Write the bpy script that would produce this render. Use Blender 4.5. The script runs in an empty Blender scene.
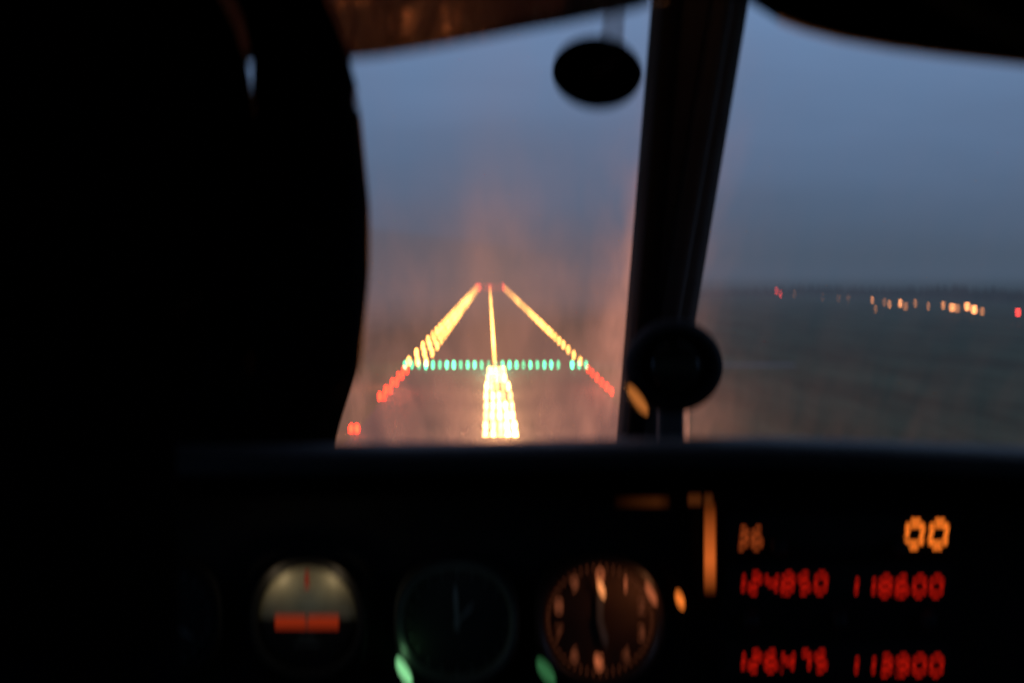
import bpy, bmesh, math, random
from mathutils import Vector, Matrix, noise
random.seed(7)
sc = bpy.context.scene
C = sc.collection
R = math.radians
FPX = 1911.0                      # focal length in pixels of a 1024 px wide frame
CX, CY = 512.0, 341.5
EYE = Vector((0, 0, 25.0))        # the camera's height over the approach

# ------------------------------------------------------------------ camera
cam = bpy.data.cameras.new('camera')
cam.sensor_width = 22.5
cam.lens = FPX * 22.5 / 1024
cam.clip_start, cam.clip_end = 0.02, 20000
cam.dof.use_dof = True
cam.dof.focus_distance = 3.1
cam.dof.aperture_ratio = 2.6
APERTURE = 30.0 / FPX             # metres across
cam.dof.aperture_fstop = cam.lens / 1000 / APERTURE
co = bpy.data.objects.new('camera', cam)
C.objects.link(co)
pitch = math.atan((CY - 274.0) / FPX)
yaw = math.atan((CX - 489.0) / FPX)
co.location = EYE
co.rotation_euler = (R(90) - pitch, 0, -yaw)
sc.camera = co
bpy.context.view_layer.update()
MW = co.rotation_euler.to_matrix()
RT, UP, BK = MW.col[0].copy(), MW.col[1].copy(), MW.col[2].copy()


def P(x, y, d):
    """a point of the cockpit: sighted in the photograph, d metres ahead of the eye"""
    return EYE + RT * ((x - CX) / FPX * d) - UP * ((y - CY) / FPX * d) - BK * d


def frame(x, y, d, tilt=0.0, spin=0.0):
    m = Matrix.Identity(4)
    for i, c in enumerate((RT, UP, BK)):
        m[0][i], m[1][i], m[2][i] = c
    m.translation = P(x, y, d)
    return m @ Matrix.Rotation(tilt, 4, 'X') @ Matrix.Rotation(spin, 4, 'Z')


# ------------------------------------------------------------------ materials
def mat(name, col, rough=0.6, spec=0.3, metal=0.0, var=0.25, scale=40.0, bump=0.0, bscale=None):
    m = bpy.data.materials.new(name)
    m.use_nodes = True
    nt = m.node_tree
    b = nt.nodes['Principled BSDF']
    b.inputs['Roughness'].default_value = rough
    b.inputs['Metallic'].default_value = metal
    b.inputs['Specular IOR Level'].default_value = spec
    tc = nt.nodes.new('ShaderNodeTexCoord')
    n = nt.nodes.new('ShaderNodeTexNoise')
    n.inputs['Scale'].default_value = scale
    n.inputs['Detail'].default_value = 4
    nt.links.new(tc.outputs['Object'], n.inputs['Vector'])
    r = nt.nodes.new('ShaderNodeValToRGB')
    r.color_ramp.elements[0].position = 0.3
    r.color_ramp.elements[1].position = 0.7
    r.color_ramp.elements[0].color = [c * (1 - var) for c in col] + [1]
    r.color_ramp.elements[1].color = [min(1, c * (1 + var)) for c in col] + [1]
    nt.links.new(n.outputs['Fac'], r.inputs['Fac'])
    nt.links.new(r.outputs['Color'], b.inputs['Base Color'])
    if bump:
        n2 = nt.nodes.new('ShaderNodeTexNoise')
        n2.inputs['Scale'].default_value = bscale or scale * 4
        n2.inputs['Detail'].default_value = 3
        nt.links.new(tc.outputs['Object'], n2.inputs['Vector'])
        bp = nt.nodes.new('ShaderNodeBump')
        bp.inputs['Strength'].default_value = bump
        bp.inputs['Distance'].default_value = 0.03 if bump >= 1 else 0.01
        nt.links.new(n2.outputs['Fac'], bp.inputs['Height'])
        nt.links.new(bp.outputs['Normal'], b.inputs['Normal'])
    return m


def glow(name, col, strength, var=0.25, scale=60.0, sample=False):
    """a lit lens: emission a little uneven over its face"""
    m = bpy.data.materials.new(name)
    m.use_nodes = True
    nt = m.node_tree
    nt.nodes.clear()
    o = nt.nodes.new('ShaderNodeOutputMaterial')
    e = nt.nodes.new('ShaderNodeEmission')
    e.inputs['Color'].default_value = (*col, 1)
    oi = nt.nodes.new('ShaderNodeObjectInfo')
    mr = nt.nodes.new('ShaderNodeMapRange')
    mr.inputs['To Min'].default_value = strength * (1 - var)
    mr.inputs['To Max'].default_value = strength * (1 + var)
    nt.links.new(oi.outputs['Random'], mr.inputs['Value'])
    nt.links.new(mr.outputs['Result'], e.inputs['Strength'])
    nt.links.new(e.outputs['Emission'], o.inputs['Surface'])
    if not sample:
        m.cycles.emission_sampling = 'NONE'
    return m


# ------------------------------------------------------------------ object helpers
def tag(o, label=None, cat=None, group=None, kind=None):
    if label: o['label'] = label
    if cat: o['category'] = cat
    if group: o['group'] = group
    if kind: o['kind'] = kind
    return o


def empty(name, m=None):
    o = bpy.data.objects.new(name, None)
    o.empty_display_size = 0.1
    C.objects.link(o)
    if m is not None:
        o.matrix_world = m
    return o


def obj(name, bm, m, parent=None, mw=None, smooth=False):
    me = bpy.data.meshes.new(name)
    bmesh.ops.recalc_face_normals(bm, faces=bm.faces)
    bm.to_mesh(me)
    bm.free()
    for mm in (m if isinstance(m, (list, tuple)) else [m]):
        me.materials.append(mm)
    if smooth:
        for p in me.polygons:
            p.use_smooth = True
    o = bpy.data.objects.new(name, me)
    C.objects.link(o)
    if parent:
        o.parent = parent          # local coordinates are the parent's
    if mw is not None:
        o.matrix_world = mw
    return o


def lathe(bm, prof, n=40, sx=1.0, sy=1.0, off=(0, 0, 0), power=2.0, cap=True):
    """profile of (radius, z) round the local z axis; power > 2 squares the circle"""
    rings = []
    for r, z in prof:
        ring = []
        for i in range(n):
            a = 2 * math.pi * i / n
            c, s = math.cos(a), math.sin(a)
            k = (abs(c) ** power + abs(s) ** power) ** (-1 / power)
            ring.append(bm.verts.new((off[0] + r * k * c * sx, off[1] + r * k * s * sy, off[2] + z)))
        rings.append(ring)
    for a, b in zip(rings, rings[1:]):
        for i in range(n):
            bm.faces.new((a[i], a[(i + 1) % n], b[(i + 1) % n], b[i]))
    if cap:
        for ring in (rings[0], rings[-1]):
            try: bm.faces.new(ring)
            except ValueError: pass


def box(bm, x0, x1, y0, y1, z0, z1, bev=0.0):
    r = bmesh.ops.create_cube(bm, size=1.0)
    for v in r['verts']:
        v.co = Vector(((x0 + x1) / 2 + v.co.x * (x1 - x0), (y0 + y1) / 2 + v.co.y * (y1 - y0), (z0 + z1) / 2 + v.co.z * (z1 - z0)))
    if bev:
        es = list({e for v in r['verts'] for e in v.link_edges})
        bmesh.ops.bevel(bm, geom=es, offset=bev, segments=3, affect='EDGES', profile=0.5)


def tube(bm, pts, rad, n=12, flat=1.0):
    """a tube along points (Vectors); rad one number or one per point"""
    pts = [Vector(p) for p in pts]
    rs = rad if isinstance(rad, (list, tuple)) else [rad] * len(pts)
    rings = []
    for i, p in enumerate(pts):
        t = (pts[min(i + 1, len(pts) - 1)] - pts[max(i - 1, 0)]).normalized()
        u = t.cross(BK)
        if u.length < 0.1: u = t.cross(UP)
        u.normalize()
        w = t.cross(u).normalized()
        rings.append([bm.verts.new(p + u * math.cos(2 * math.pi * k / n) * rs[i] + w * math.sin(2 * math.pi * k / n) * rs[i] * flat) for k in range(n)])
    for a, b in zip(rings, rings[1:]):
        for i in range(n):
            bm.faces.new((a[i], a[(i + 1) % n], b[(i + 1) % n], b[i]))
    for ring in (rings[0], rings[-1]):
        bm.faces.new(ring)


def sheet(bm, rows):
    """rows of points, all of one length, joined into a surface"""
    vs = [[bm.verts.new(p) for p in row] for row in rows]
    for a, b in zip(vs, vs[1:]):
        for i in range(len(a) - 1):
            bm.faces.new((a[i], a[i + 1], b[i + 1], b[i]))
    return vs


def thicken(o, t):
    m = o.modifiers.new('thickness', 'SOLIDIFY')
    m.thickness = t
    m.offset = 0


def lerp(pts, x):
    """piecewise linear through (x, y) pairs with smoothing"""
    if x <= pts[0][0]: return pts[0][1]
    for (a, b), (c, d) in zip(pts, pts[1:]):
        if x <= c:
            t = (x - a) / (c - a)
            return b + (d - b) * t
    return pts[-1][1]


def template(kind):
    b = bmesh.new()
    if kind == 'ico': bmesh.ops.create_icosphere(b, subdivisions=2, radius=1.0)
    else: bmesh.ops.create_uvsphere(b, u_segments=20, v_segments=12, radius=1.0)
    b.verts.index_update()
    out = ([v.co.copy() for v in b.verts], [[v.index for v in f.verts] for f in b.faces])
    b.free()
    return out
ICO, BALL = template('ico'), template('ball')


def stamp(bm, tpl, fn):
    vs = [bm.verts.new(fn(q)) for q in tpl[0]]
    for f in tpl[1]:
        bm.faces.new([vs[i] for i in f])


# ================================================================== THE OUTSIDE
# ---- sky
w = bpy.data.worlds.new('World')
sc.world = w
w.use_nodes = True
nt = w.node_tree
bg = nt.nodes['Background']
tc = nt.nodes.new('ShaderNodeTexCoord')
sep = nt.nodes.new('ShaderNodeSeparateXYZ')
nt.links.new(tc.outputs['Generated'], sep.inputs[0])
ns = nt.nodes.new('ShaderNodeTexNoise')
mp = nt.nodes.new('ShaderNodeMapping')
mp.inputs['Scale'].default_value = (3, 3, 14)
nt.links.new(tc.outputs['Generated'], mp.inputs['Vector'])
nt.links.new(mp.outputs['Vector'], ns.inputs['Vector'])
ns.inputs['Scale'].default_value = 2.2
ns.inputs['Detail'].default_value = 4
ma = nt.nodes.new('ShaderNodeMath'); ma.operation = 'MULTIPLY_ADD'
ma.inputs[1].default_value = 0.05
nt.links.new(ns.outputs['Fac'], ma.inputs[0])
nt.links.new(sep.outputs['Z'], ma.inputs[2])
rp = nt.nodes.new('ShaderNodeValToRGB')
cr = rp.color_ramp
cr.elements[0].position = 0.0;  cr.elements[0].color = (0.070, 0.106, 0.165, 1)
cr.elements[1].position = 1.0;  cr.elements[1].color = (0.05, 0.08, 0.14, 1)
for pos, c in ((0.04, (0.085, 0.134, 0.222, 1)), (0.09, (0.115, 0.188, 0.325, 1)), (0.17, (0.165, 0.275, 0.480, 1)), (0.35, (0.11, 0.19, 0.34, 1))):
    e = cr.elements.new(pos); e.color = c
nt.links.new(ma.outputs[0], rp.inputs['Fac'])
nt.links.new(rp.outputs['Color'], bg.inputs['Color'])
bg.inputs['Strength'].default_value = 1.0

sun = bpy.data.lights.new('sun', 'SUN')
sun.energy = 0.04
sun.angle = R(15)
sun.color = (0.75, 0.85, 1.0)
so = bpy.data.objects.new('sun', sun)
so.rotation_euler = (R(50), 0, R(140))
C.objects.link(so)

# ---- ground
def ground_mat():
    m = mat('grass_ground', (0.098, 0.130, 0.078), rough=1.0, spec=0.0, var=0.55, scale=0.02)
    nt = m.node_tree
    n = [x for x in nt.nodes if x.type == 'TEX_NOISE'][0]
    n.inputs['Detail'].default_value = 8
    n.inputs['Roughness'].default_value = 0.7
    mp = nt.nodes.new('ShaderNodeMapping'); mp.inputs['Scale'].default_value = (2.6, 0.30, 1)
    t_ = [x for x in nt.nodes if x.type == 'TEX_COORD'][0]
    nt.links.new(t_.outputs['Object'], mp.inputs[0]); nt.links.new(mp.outputs[0], n.inputs['Vector'])
    return m
bm = bmesh.new()
sheet(bm, [[Vector((x, y, 0)) for x in (-12000, -200, 200, 12000)] for y in (-2000, 200, 700, 16000)])
tag(obj('ground', bm, ground_mat()), kind='structure')
CXR = 1.55           # runway centre line, metres right of the eye
HALF = 23.7
bm = bmesh.new()
sheet(bm, [[Vector((x, y, 0.004 * 5)) for x in (CXR - HALF + 1, CXR, CXR + HALF - 1)] for y in (150, 600, 1600, 3560)])
asphalt = mat('wet_asphalt', (0.030, 0.030, 0.030), rough=0.62, spec=0.3, var=0.35, scale=0.15)
tag(obj('runway', bm, asphalt), kind='structure')
bm = bmesh.new()
sheet(bm, [[Vector((x, y, 0.012)) for x in (CXR + HALF - 0.9, 84)] for y in (517, 531)])
tag(obj('taxiway', bm, mat('pale_concrete', (0.16, 0.165, 0.17), rough=0.7, var=0.3, scale=0.3)), kind='structure')

# ---- haze over the field (a volume that absorbs, the dusk light put in as emission)
def haze_box(name, x0, x1, y0, y1, z1, dens, col):
    m = bpy.data.materials.new(name)
    m.use_nodes = True
    nt = m.node_tree; nt.nodes.clear()
    o = nt.nodes.new('ShaderNodeOutputMaterial')
    ab = nt.nodes.new('ShaderNodeVolumeAbsorption')
    ab.inputs['Color'].default_value = (0, 0, 0, 1)
    ab.inputs['Density'].default_value = dens
    em = nt.nodes.new('ShaderNodeEmission')
    em.inputs['Color'].default_value = (*col, 1)
    em.inputs['Strength'].default_value = dens
    ad = nt.nodes.new('ShaderNodeAddShader')
    nt.links.new(ab.outputs[0], ad.inputs[0]); nt.links.new(em.outputs[0], ad.inputs[1])
    nt.links.new(ad.outputs[0], o.inputs['Volume'])
    bm = bmesh.new()
    box(bm, x0, x1, y0, y1, -1.0, z1)
    return tag(obj(name, bm, m), kind='stuff')
haze_box('haze', -6000, 6000, 40, 9000, 110, 1 / 3500, (0.064, 0.096, 0.142))
def haze_fill():  # added glowing haze that lightens the far ground on the left
    m = bpy.data.materials.new('haze_fill'); m.use_nodes = True
    nt = m.node_tree; nt.nodes.clear()
    ab = nt.nodes.new('ShaderNodeVolumeAbsorption'); ab.inputs['Color'].default_value = (0, 0, 0, 1); ab.inputs['Density'].default_value = 1 / 650
    em = nt.nodes.new('ShaderNodeEmission'); em.inputs['Color'].default_value = (0.088, 0.098, 0.130, 1); em.inputs['Strength'].default_value = 1 / 650
    ad = nt.nodes.new('ShaderNodeAddShader'); o = nt.nodes.new('ShaderNodeOutputMaterial')
    nt.links.new(ab.outputs[0], ad.inputs[0]); nt.links.new(em.outputs[0], ad.inputs[1]); nt.links.new(ad.outputs[0], o.inputs['Volume'])
    bm = bmesh.new(); bmesh.ops.create_uvsphere(bm, u_segments=64, v_segments=40, radius=1.0)
    for v in bm.verts: v.co = Vector((-330 + v.co.x * 455, 1500 + v.co.y * 950, v.co.z * 70))
    tag(obj('haze_fill', bm, m), kind='stuff')
haze_fill()
# warm glow round the approach lights, put in as an emitting volume
def glow_mist():
    m = bpy.data.materials.new('emissive_mist'); m.use_nodes = True
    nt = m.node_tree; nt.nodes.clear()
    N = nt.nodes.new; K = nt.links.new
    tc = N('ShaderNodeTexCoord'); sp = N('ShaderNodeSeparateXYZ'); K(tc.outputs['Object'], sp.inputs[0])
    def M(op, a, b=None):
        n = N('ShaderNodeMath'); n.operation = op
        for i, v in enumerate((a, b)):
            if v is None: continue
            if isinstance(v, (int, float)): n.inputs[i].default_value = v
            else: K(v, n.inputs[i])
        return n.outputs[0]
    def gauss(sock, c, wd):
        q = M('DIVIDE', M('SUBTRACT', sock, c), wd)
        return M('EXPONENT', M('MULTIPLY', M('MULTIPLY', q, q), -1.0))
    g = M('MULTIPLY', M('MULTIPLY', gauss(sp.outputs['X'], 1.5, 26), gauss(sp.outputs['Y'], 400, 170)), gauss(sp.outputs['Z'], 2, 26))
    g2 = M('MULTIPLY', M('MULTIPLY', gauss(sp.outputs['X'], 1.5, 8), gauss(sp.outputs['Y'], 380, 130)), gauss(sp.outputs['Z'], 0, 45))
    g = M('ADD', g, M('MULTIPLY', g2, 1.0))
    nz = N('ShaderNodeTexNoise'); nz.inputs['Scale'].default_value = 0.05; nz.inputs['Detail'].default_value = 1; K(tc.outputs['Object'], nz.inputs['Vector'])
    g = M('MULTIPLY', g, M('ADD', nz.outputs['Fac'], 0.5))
    em = N('ShaderNodeEmission'); em.inputs['Color'].default_value = (1.0, 0.42, 0.17, 1); K(M('MULTIPLY', g, MIST_GLOW), em.inputs['Strength'])
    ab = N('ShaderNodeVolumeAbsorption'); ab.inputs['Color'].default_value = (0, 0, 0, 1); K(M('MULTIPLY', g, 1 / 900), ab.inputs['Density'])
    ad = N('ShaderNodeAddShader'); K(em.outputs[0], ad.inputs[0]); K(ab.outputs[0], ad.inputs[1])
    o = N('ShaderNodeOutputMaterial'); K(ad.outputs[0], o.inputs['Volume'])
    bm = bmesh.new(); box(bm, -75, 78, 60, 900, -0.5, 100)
    return tag(obj('glow_mist', bm, m), kind='stuff')
MIST_GLOW = 0.00058
glow_mist()

# ---- wood on the skyline
leaf = mat('dark_foliage', (0.012, 0.016, 0.014), rough=0.9, spec=0.1, var=0.5, scale=0.3)
bm = bmesh.new()
x = 250
while x < 2400:
    prof = 10 + 7 * noise.noise(Vector((x * 0.006, 3.1, 0))) + 2.0 * noise.noise(Vector((x * 0.04, 7.7, 0)))
    if x < 420: prof *= 0.55 + 0.45 * (x - 250) / 170
    for k in range(4):
        px = x + random.uniform(-8, 8); tt = max(0, min(1, (x - 380) / 260)); py = 2250 - 620 * tt + random.uniform(-30, 50)
        px *= py / 2250
        h = max(3.5, (prof * (1 - .18 * tt)) * random.uniform(0.75, 1.15))
        r = random.uniform(3.0, 5.5)
        def leafy(q):
            return Vector((px, py, h * 0.55)) + Vector((q.x * r, q.y * r, q.z * h * 0.5)) * (1 + 0.5 * noise.noise(q * 2.3 + Vector((px, py, k))))
        stamp(bm, ICO, leafy)
        tube(bm, [Vector((px, py, 0)), Vector((px, py, h * 0.5))], [0.35, 0.2], n=5)
    x += random.uniform(6, 10)
tag(obj('woodland', bm, leaf), kind='stuff')

# ---- light fittings of the airfield
fit = mat('fitting_paint', (0.25, 0.14, 0.03), rough=0.5, scale=5)
AMBER = (1.0, 0.40, 0.08)
g_amber = glow('amber_lens', AMBER, 24, var=.4)
g_far = glow('amber_lens_far', AMBER, 48, var=.4)
g_app = glow('approach_lens', (1.0, 0.52, 0.15), 34, var=.7)
g_green = glow('green_lens', (0.06, 1.0, 0.45), 15, var=0.7)
g_red = glow('red_lens', (1.0, 0.018, 0.004), 26, var=0.45)
g_redfar = glow('red_lens_far', (1.0, 0.07, 0.04), 110)
g_street = glow('street_lens', (1.0, 0.33, 0.10), 9, var=0.75)
g_streetred = glow('mast_lens', (1.0, 0.05, 0.035), 14, var=0.3)
MESH = {}


def fitting_mesh(kind, r, m):
    key = (kind, round(r, 3), m.name)
    if key in MESH: return MESH[key]
    bm = bmesh.new()
    if kind == 'stand':
        lathe(bm, [(0.22, 0.02), (0.22, 0.07), (0.06, 0.10), (0.05, 0.34), (0.16, 0.38), (0.18, 0.46)], n=12)
    elif kind == 'lens':
        lathe(bm, [(r * 0.7, 0.461), (r, 0.461 + r * 0.5), (r * 0.95, 0.461 + r * 1.1), (r * 0.55, 0.461 + r * 1.7), (0.02, 0.461 + r * 1.9)], n=12)
    me = bpy.data.meshes.new(kind)
    bm.to_mesh(me); bm.free()
    me.materials.append(m)
    MESH[key] = me
    return me


def field_light(name, x, y, r, gm, label, group, cat='runway light'):
    o = bpy.data.objects.new(name, fitting_mesh('stand', 0, fit))
    C.objects.link(o)
    o.location = (x, y, 0.02)
    l = bpy.data.objects.new('lens', fitting_mesh('lens', r, gm))
    C.objects.link(l)
    l.parent = o
    tag(o, label, cat, group)
    return o


THR = 508.0
bm = bmesh.new(); box(bm, -2.6, 2.6, -.06, .06, .30, .42, .02); BARM = bpy.data.meshes.new('crossbar'); bm.to_mesh(BARM); bm.free(); BARM.materials.append(fit)
# edge lights, every 60 m down both sides
for side, xx in (('left', CXR - HALF), ('right', CXR + HALF)):
    y = THR + 20
    while y < 3500:
        far = y > 3050
        r = 0.36 + 0.00032 * y
        fl = field_light('runway_edge_light', xx, y, r, g_redfar if far else (g_far if y > 1500 else g_amber),
                    ('red' if far else 'amber') + f' edge light in the row on the {side} side of the runway' + (', far end' if far else ''),
                    f'{side} runway edge lights' + (', red far end' if far else ''))
        if side == 'left':      # two lamps and a bar added to widen the band of light
            for q in (1, 2):
                l = fl.children[0].copy(); C.objects.link(l); l.parent = fl; l.location = (q * (2.4 if not far else 3.0), 0, 0)
            l = bpy.data.objects.new('crossbar', BARM); C.objects.link(l); l.parent = fl; l.location = (2.4, 0, 0)
        y += 56 if side == 'left' else 40
# centre line
y = THR + 25
while y < 3480:
    far = y > 2900
    field_light('centreline_light', CXR, y, 0.30 + 0.00030 * y, g_redfar if far else (g_far if y > 1500 else g_amber),
                ('red' if far else 'amber') + ' light in the runway centre line row' + (' near its far end' if far else ' beyond the green bar'),
                'runway centre line lights' + (', red far end' if far else ''), 'runway light')
    y += 25
# red runway end lights
for k in range(9):
    field_light('runway_end_light', CXR - HALF + 2 * HALF * k / 8, 3520, 0.8, g_redfar, 'red light in the row across the far end of the runway', 'runway end lights')
# green threshold bar
NG = 27
for k in range(NG):
    xx = CXR - HALF - 0.2 + (2 * HALF + 0.8) * k / (NG - 1)
    if k in (NG - 4,):
        continue
    right = k > NG - 4
    field_light('threshold_light', xx, THR, 0.42, g_green,
                'green threshold light right of the gap in the green bar' if right else 'green light in the long threshold bar across the runway',
                'green threshold lights' + (' past the gap' if right else ''), 'threshold light')
# red side lights short of the threshold
ords = ['farthest', 'second farthest', 'third farthest', 'fourth farthest', 'fifth farthest', 'nearest']
for side, xx, ys in (('left', CXR - HALF + 1.0, (482, 455, 427, 400, 378, 299)), ('right', CXR + HALF, (486, 466, 446, 427, 409, 393))):
    for k, y in enumerate(ys):
        t = empty('side_row_light', Matrix.Translation((xx, y, 0.02)))
        tag(t, f'{ords[k]} red side light bar before the green bar, on the {side} of the approach', 'approach light', f'red side lights on the {side} of the approach')
        bm = bmesh.new(); box(bm, -1.0, 1.0, -0.06, 0.06, 0.30, 0.42, 0.02); box(bm, -0.05, 0.05, -0.05, 0.05, 0.0, 0.298)
        obj('crossbar', bm, fit, t)
        for q in ((-0.45, 0.45) if side == 'left' else (0.0,)):
            l = bpy.data.objects.new('lens', fitting_mesh('lens', 0.38, g_red)); C.objects.link(l)
            l.parent = t; l.location = (q, 0, 0)
# approach light bars down the centre
ordc = ['nearest', 'second nearest', 'third nearest', 'fourth nearest', 'fifth nearest', 'sixth nearest', 'seventh nearest', 'eighth nearest']
for k, y in enumerate((287, 304, 326, 350, 378, 410, 442, 476)):
    t = empty('approach_light_bar', Matrix.Translation((CXR + 0.25, y, 0.02)))
    tag(t, f'{ordc[k]} bar of white-amber approach lights on the centre line before the green bar', 'approach light', 'approach light bars on the centre line')
    bm = bmesh.new()
    box(bm, -2.45, 2.45, -0.06, 0.06, 0.30, 0.42, 0.02)
    for q in (-1.9, 0, 1.9): box(bm, q - 0.05, q + 0.05, -0.05, 0.05, 0.0, 0.298)
    obj('crossbar', bm, fit, t)
    hw = 2.3 if k < 6 else 1.9
    for q in range(5):
        l = bpy.data.objects.new('lens', fitting_mesh('lens', 0.43, g_app)); C.objects.link(l)
        l.parent = t; l.location = (-hw + hw * q / 2 + random.uniform(-.16, .16), 0, 0)
# their beams point up the glide path at the aircraft
for y, e in ((304, 1.0), (378, 1.0), (442, 1.0)):
    s = bpy.data.lights.new('approach_beam', 'SPOT')
    s.energy = 2.7e6 * e
    s.color = (1.0, 0.36, 0.12)
    s.spot_size = R(3.4); s.spot_blend = 0.6
    s.shadow_soft_size = 0.0
    o = bpy.data.objects.new('approach_beam', s)
    C.objects.link(o)
    o.location = (CXR, y, 1.2)
    o.rotation_euler = (EYE - o.location).to_track_quat('-Z', 'Y').to_euler()
for xx, y, e, c in ((CXR, 300, 26000, (1, .42, .2)), (CXR, 350, 24000, (1, .42, .2)), (CXR, 410, 24000, (1, .42, .2)), (CXR, 470, 22000, (1, .42, .2)),
                    (CXR - 22, 420, 7000, (1, .12, .06)), (CXR + 24, 430, 7000, (1, .12, .06)),
                    (CXR, THR - 1, 20000, (.2, 1, .55))):
    s = bpy.data.lights.new('field_glow', 'POINT'); s.energy = e; s.color = c; s.shadow_soft_size = 0.0
    o = bpy.data.objects.new('field_glow', s); C.objects.link(o); o.location = (xx, y, 9)

# street lamps of the far road on the right
pole_m = mat('lamp_pole_grey', (0.12, 0.12, 0.13), rough=0.5)
def street_lamp(px, py, r, m, label, group=None):
    r *= 0.72
    Y = (25 - 4.5 - (px * 7919 % 25) / 10) * FPX / (py - 274)
    X = (px - 489) / FPX * Y
    H = 25 - (py - 274) / FPX * Y
    t = empty('street_lamp', Matrix.Translation((X, Y, 0)))
    tag(t, label, 'street lamp', group)
    bm = bmesh.new(); tube(bm, [Vector((0, 0, 0)), Vector((0, 0, H - 0.6)), Vector((0.3, 0, H)), Vector((0.9, 0, H + 0.1))], [0.14, 0.09, 0.07, 0.06], n=6)
    obj('pole', bm, pole_m, t)
    bm = bmesh.new()
    lathe(bm, [(0.1, 0.3 * r), (r * 0.9, 0.1), (r, -0.3 * r), (r * 0.3, -0.8 * r)], n=10, sx=1.7, off=(0.9, 0, H - 0.1))
    obj('lens', bm, m, t)
for px, py, r, m, lab, g in (
        (776, 291, 1.0, g_streetred, 'red lamp alone on the skyline, just right of the compass', None),
        (780, 294, 0.7, g_streetred, 'small red lamp just below the lone red one on the skyline', None),
        (794, 294, 0.6, g_street, 'faint pale lamp next to the red lamps on the skyline', None),
        (822, 297, 0.4, g_street, 'very faint lamp on the dark treeline', 'faint lamps on the treeline'),
        (838, 298, 0.4, g_street, 'very faint lamp on the dark treeline', 'faint lamps on the treeline'),
        (848, 299, 0.35, g_street, 'very faint lamp on the dark treeline', 'faint lamps on the treeline'),
        (872, 300, 0.8, g_street, 'orange lamp in the row of distant road lamps', 'row of distant road lamps'),
        (875, 309, 0.5, g_street, 'faint lamp below the row of distant road lamps', None),
        (884, 302, 0.8, g_street, 'orange lamp in the row of distant road lamps', 'row of distant road lamps'),
        (889, 304, 0.7, g_street, 'orange lamp in the row of distant road lamps', 'row of distant road lamps'),
        (900, 303, 1.1, g_street, 'orange lamp in the row of distant road lamps', 'row of distant road lamps'),
        (905, 306, 1.1, g_street, 'orange lamp in the row of distant road lamps', 'row of distant road lamps'),
        (915, 303, 0.9, g_street, 'orange lamp in the row of distant road lamps', 'row of distant road lamps'),
        (928, 306, 0.5, g_street, 'orange lamp in the row of distant road lamps', 'row of distant road lamps'),
        (943, 305, 1.0, g_street, 'orange lamp in the row of distant road lamps', 'row of distant road lamps'),
        (952, 307, 1.5, g_street, 'orange lamp in the row of distant road lamps', 'row of distant road lamps'),
        (957, 308, 1.3, g_street, 'orange lamp in the row of distant road lamps', 'row of distant road lamps'),
        (967, 306, 1.4, g_street, 'orange lamp in the row of distant road lamps', 'row of distant road lamps'),
        (974, 309, 1.5, g_street, 'orange lamp in the row of distant road lamps', 'row of distant road lamps'),
        (982, 311, 1.0, g_street, 'orange lamp in the row of distant road lamps', 'row of distant road lamps'),
        (1018, 312, 1.1, g_streetred, 'red-orange lamp at the far right end of the road lamps', None),
        (1040, 313, 1.2, g_street, 'orange lamp in the row of distant road lamps', 'row of distant road lamps')):
    street_lamp(px, py, r, m, lab, g)

# ================================================================== THE COCKPIT
black = mat('black_crinkle_paint', (0.010, 0.010, 0.011), rough=0.75, spec=0.15, bump=0.3, scale=60, bscale=900)
vinyl = mat('black_vinyl', (0.011, 0.012, 0.015), rough=0.42, spec=0.45, bump=0.25, scale=30, bscale=400)
trim = mat('grey_trim', (0.075, 0.083, 0.086), rough=0.6, spec=0.3, scale=15)
lining = mat('dark_headlining', (0.006, 0.006, 0.007), rough=1.0, spec=0.02, scale=30)
brown = mat('brown_trim', (0.30, 0.13, 0.06), rough=0.8, scale=20)
metalm = mat('dark_metal', (0.03, 0.03, 0.032), rough=0.4, metal=0.6, scale=30)


def WD(y):          # depth of the windscreen at sighting height y
    return 1.12 + 0.55 * (y / 440.0)


# ---- windscreen panes: clear perspex with a smear layer, thickened to draw the approach lights' glow
def pane_mat():
    m = bpy.data.materials.new('glow_film_perspex')
    m.use_nodes = True
    nt = m.node_tree; nt.nodes.clear()
    o = nt.nodes.new('ShaderNodeOutputMaterial')
    tr = nt.nodes.new('ShaderNodeBsdfTransparent'); tr.inputs[0].default_value = (0.97, 0.98, 0.99, 1)
    tl = nt.nodes.new('ShaderNodeBsdfTranslucent'); tl.inputs[0].default_value = (0.95, 0.74, 0.60, 1)
    mx = nt.nodes.new('ShaderNodeMixShader')
    at = nt.nodes.new('ShaderNodeAttribute'); at.attribute_name = 'glow_film'
    tc = nt.nodes.new('ShaderNodeTexCoord')
    mp = nt.nodes.new('ShaderNodeMapping'); mp.inputs['Scale'].default_value = (48, 12, 5)
    nz = nt.nodes.new('ShaderNodeTexNoise'); nz.inputs['Scale'].default_value = 1.0; nz.inputs['Detail'].default_value = 5
    nt.links.new(tc.outputs['Object'], mp.inputs[0]); nt.links.new(mp.outputs[0], nz.inputs['Vector'])
    mr = nt.nodes.new('ShaderNodeMapRange')
    mr.inputs['From Min'].default_value = 0.3; mr.inputs['From Max'].default_value = 0.7
    mr.inputs['To Min'].default_value = 0.45; mr.inputs['To Max'].default_value = 1.55
    nt.links.new(nz.outputs['Fac'], mr.inputs['Value'])
    mu = nt.nodes.new('ShaderNodeMath'); mu.operation = 'MULTIPLY'
    nt.links.new(at.outputs['Fac'], mu.inputs[0]); nt.links.new(mr.outputs[0], mu.inputs[1])
    nt.links.new(mu.outputs[0], mx.inputs[0])
    nt.links.new(tr.outputs[0], mx.inputs[1]); nt.links.new(tl.outputs[0], mx.inputs[2])
    nt.links.new(mx.outputs[0], o.inputs['Surface'])
    return m
pm = pane_mat()


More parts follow.
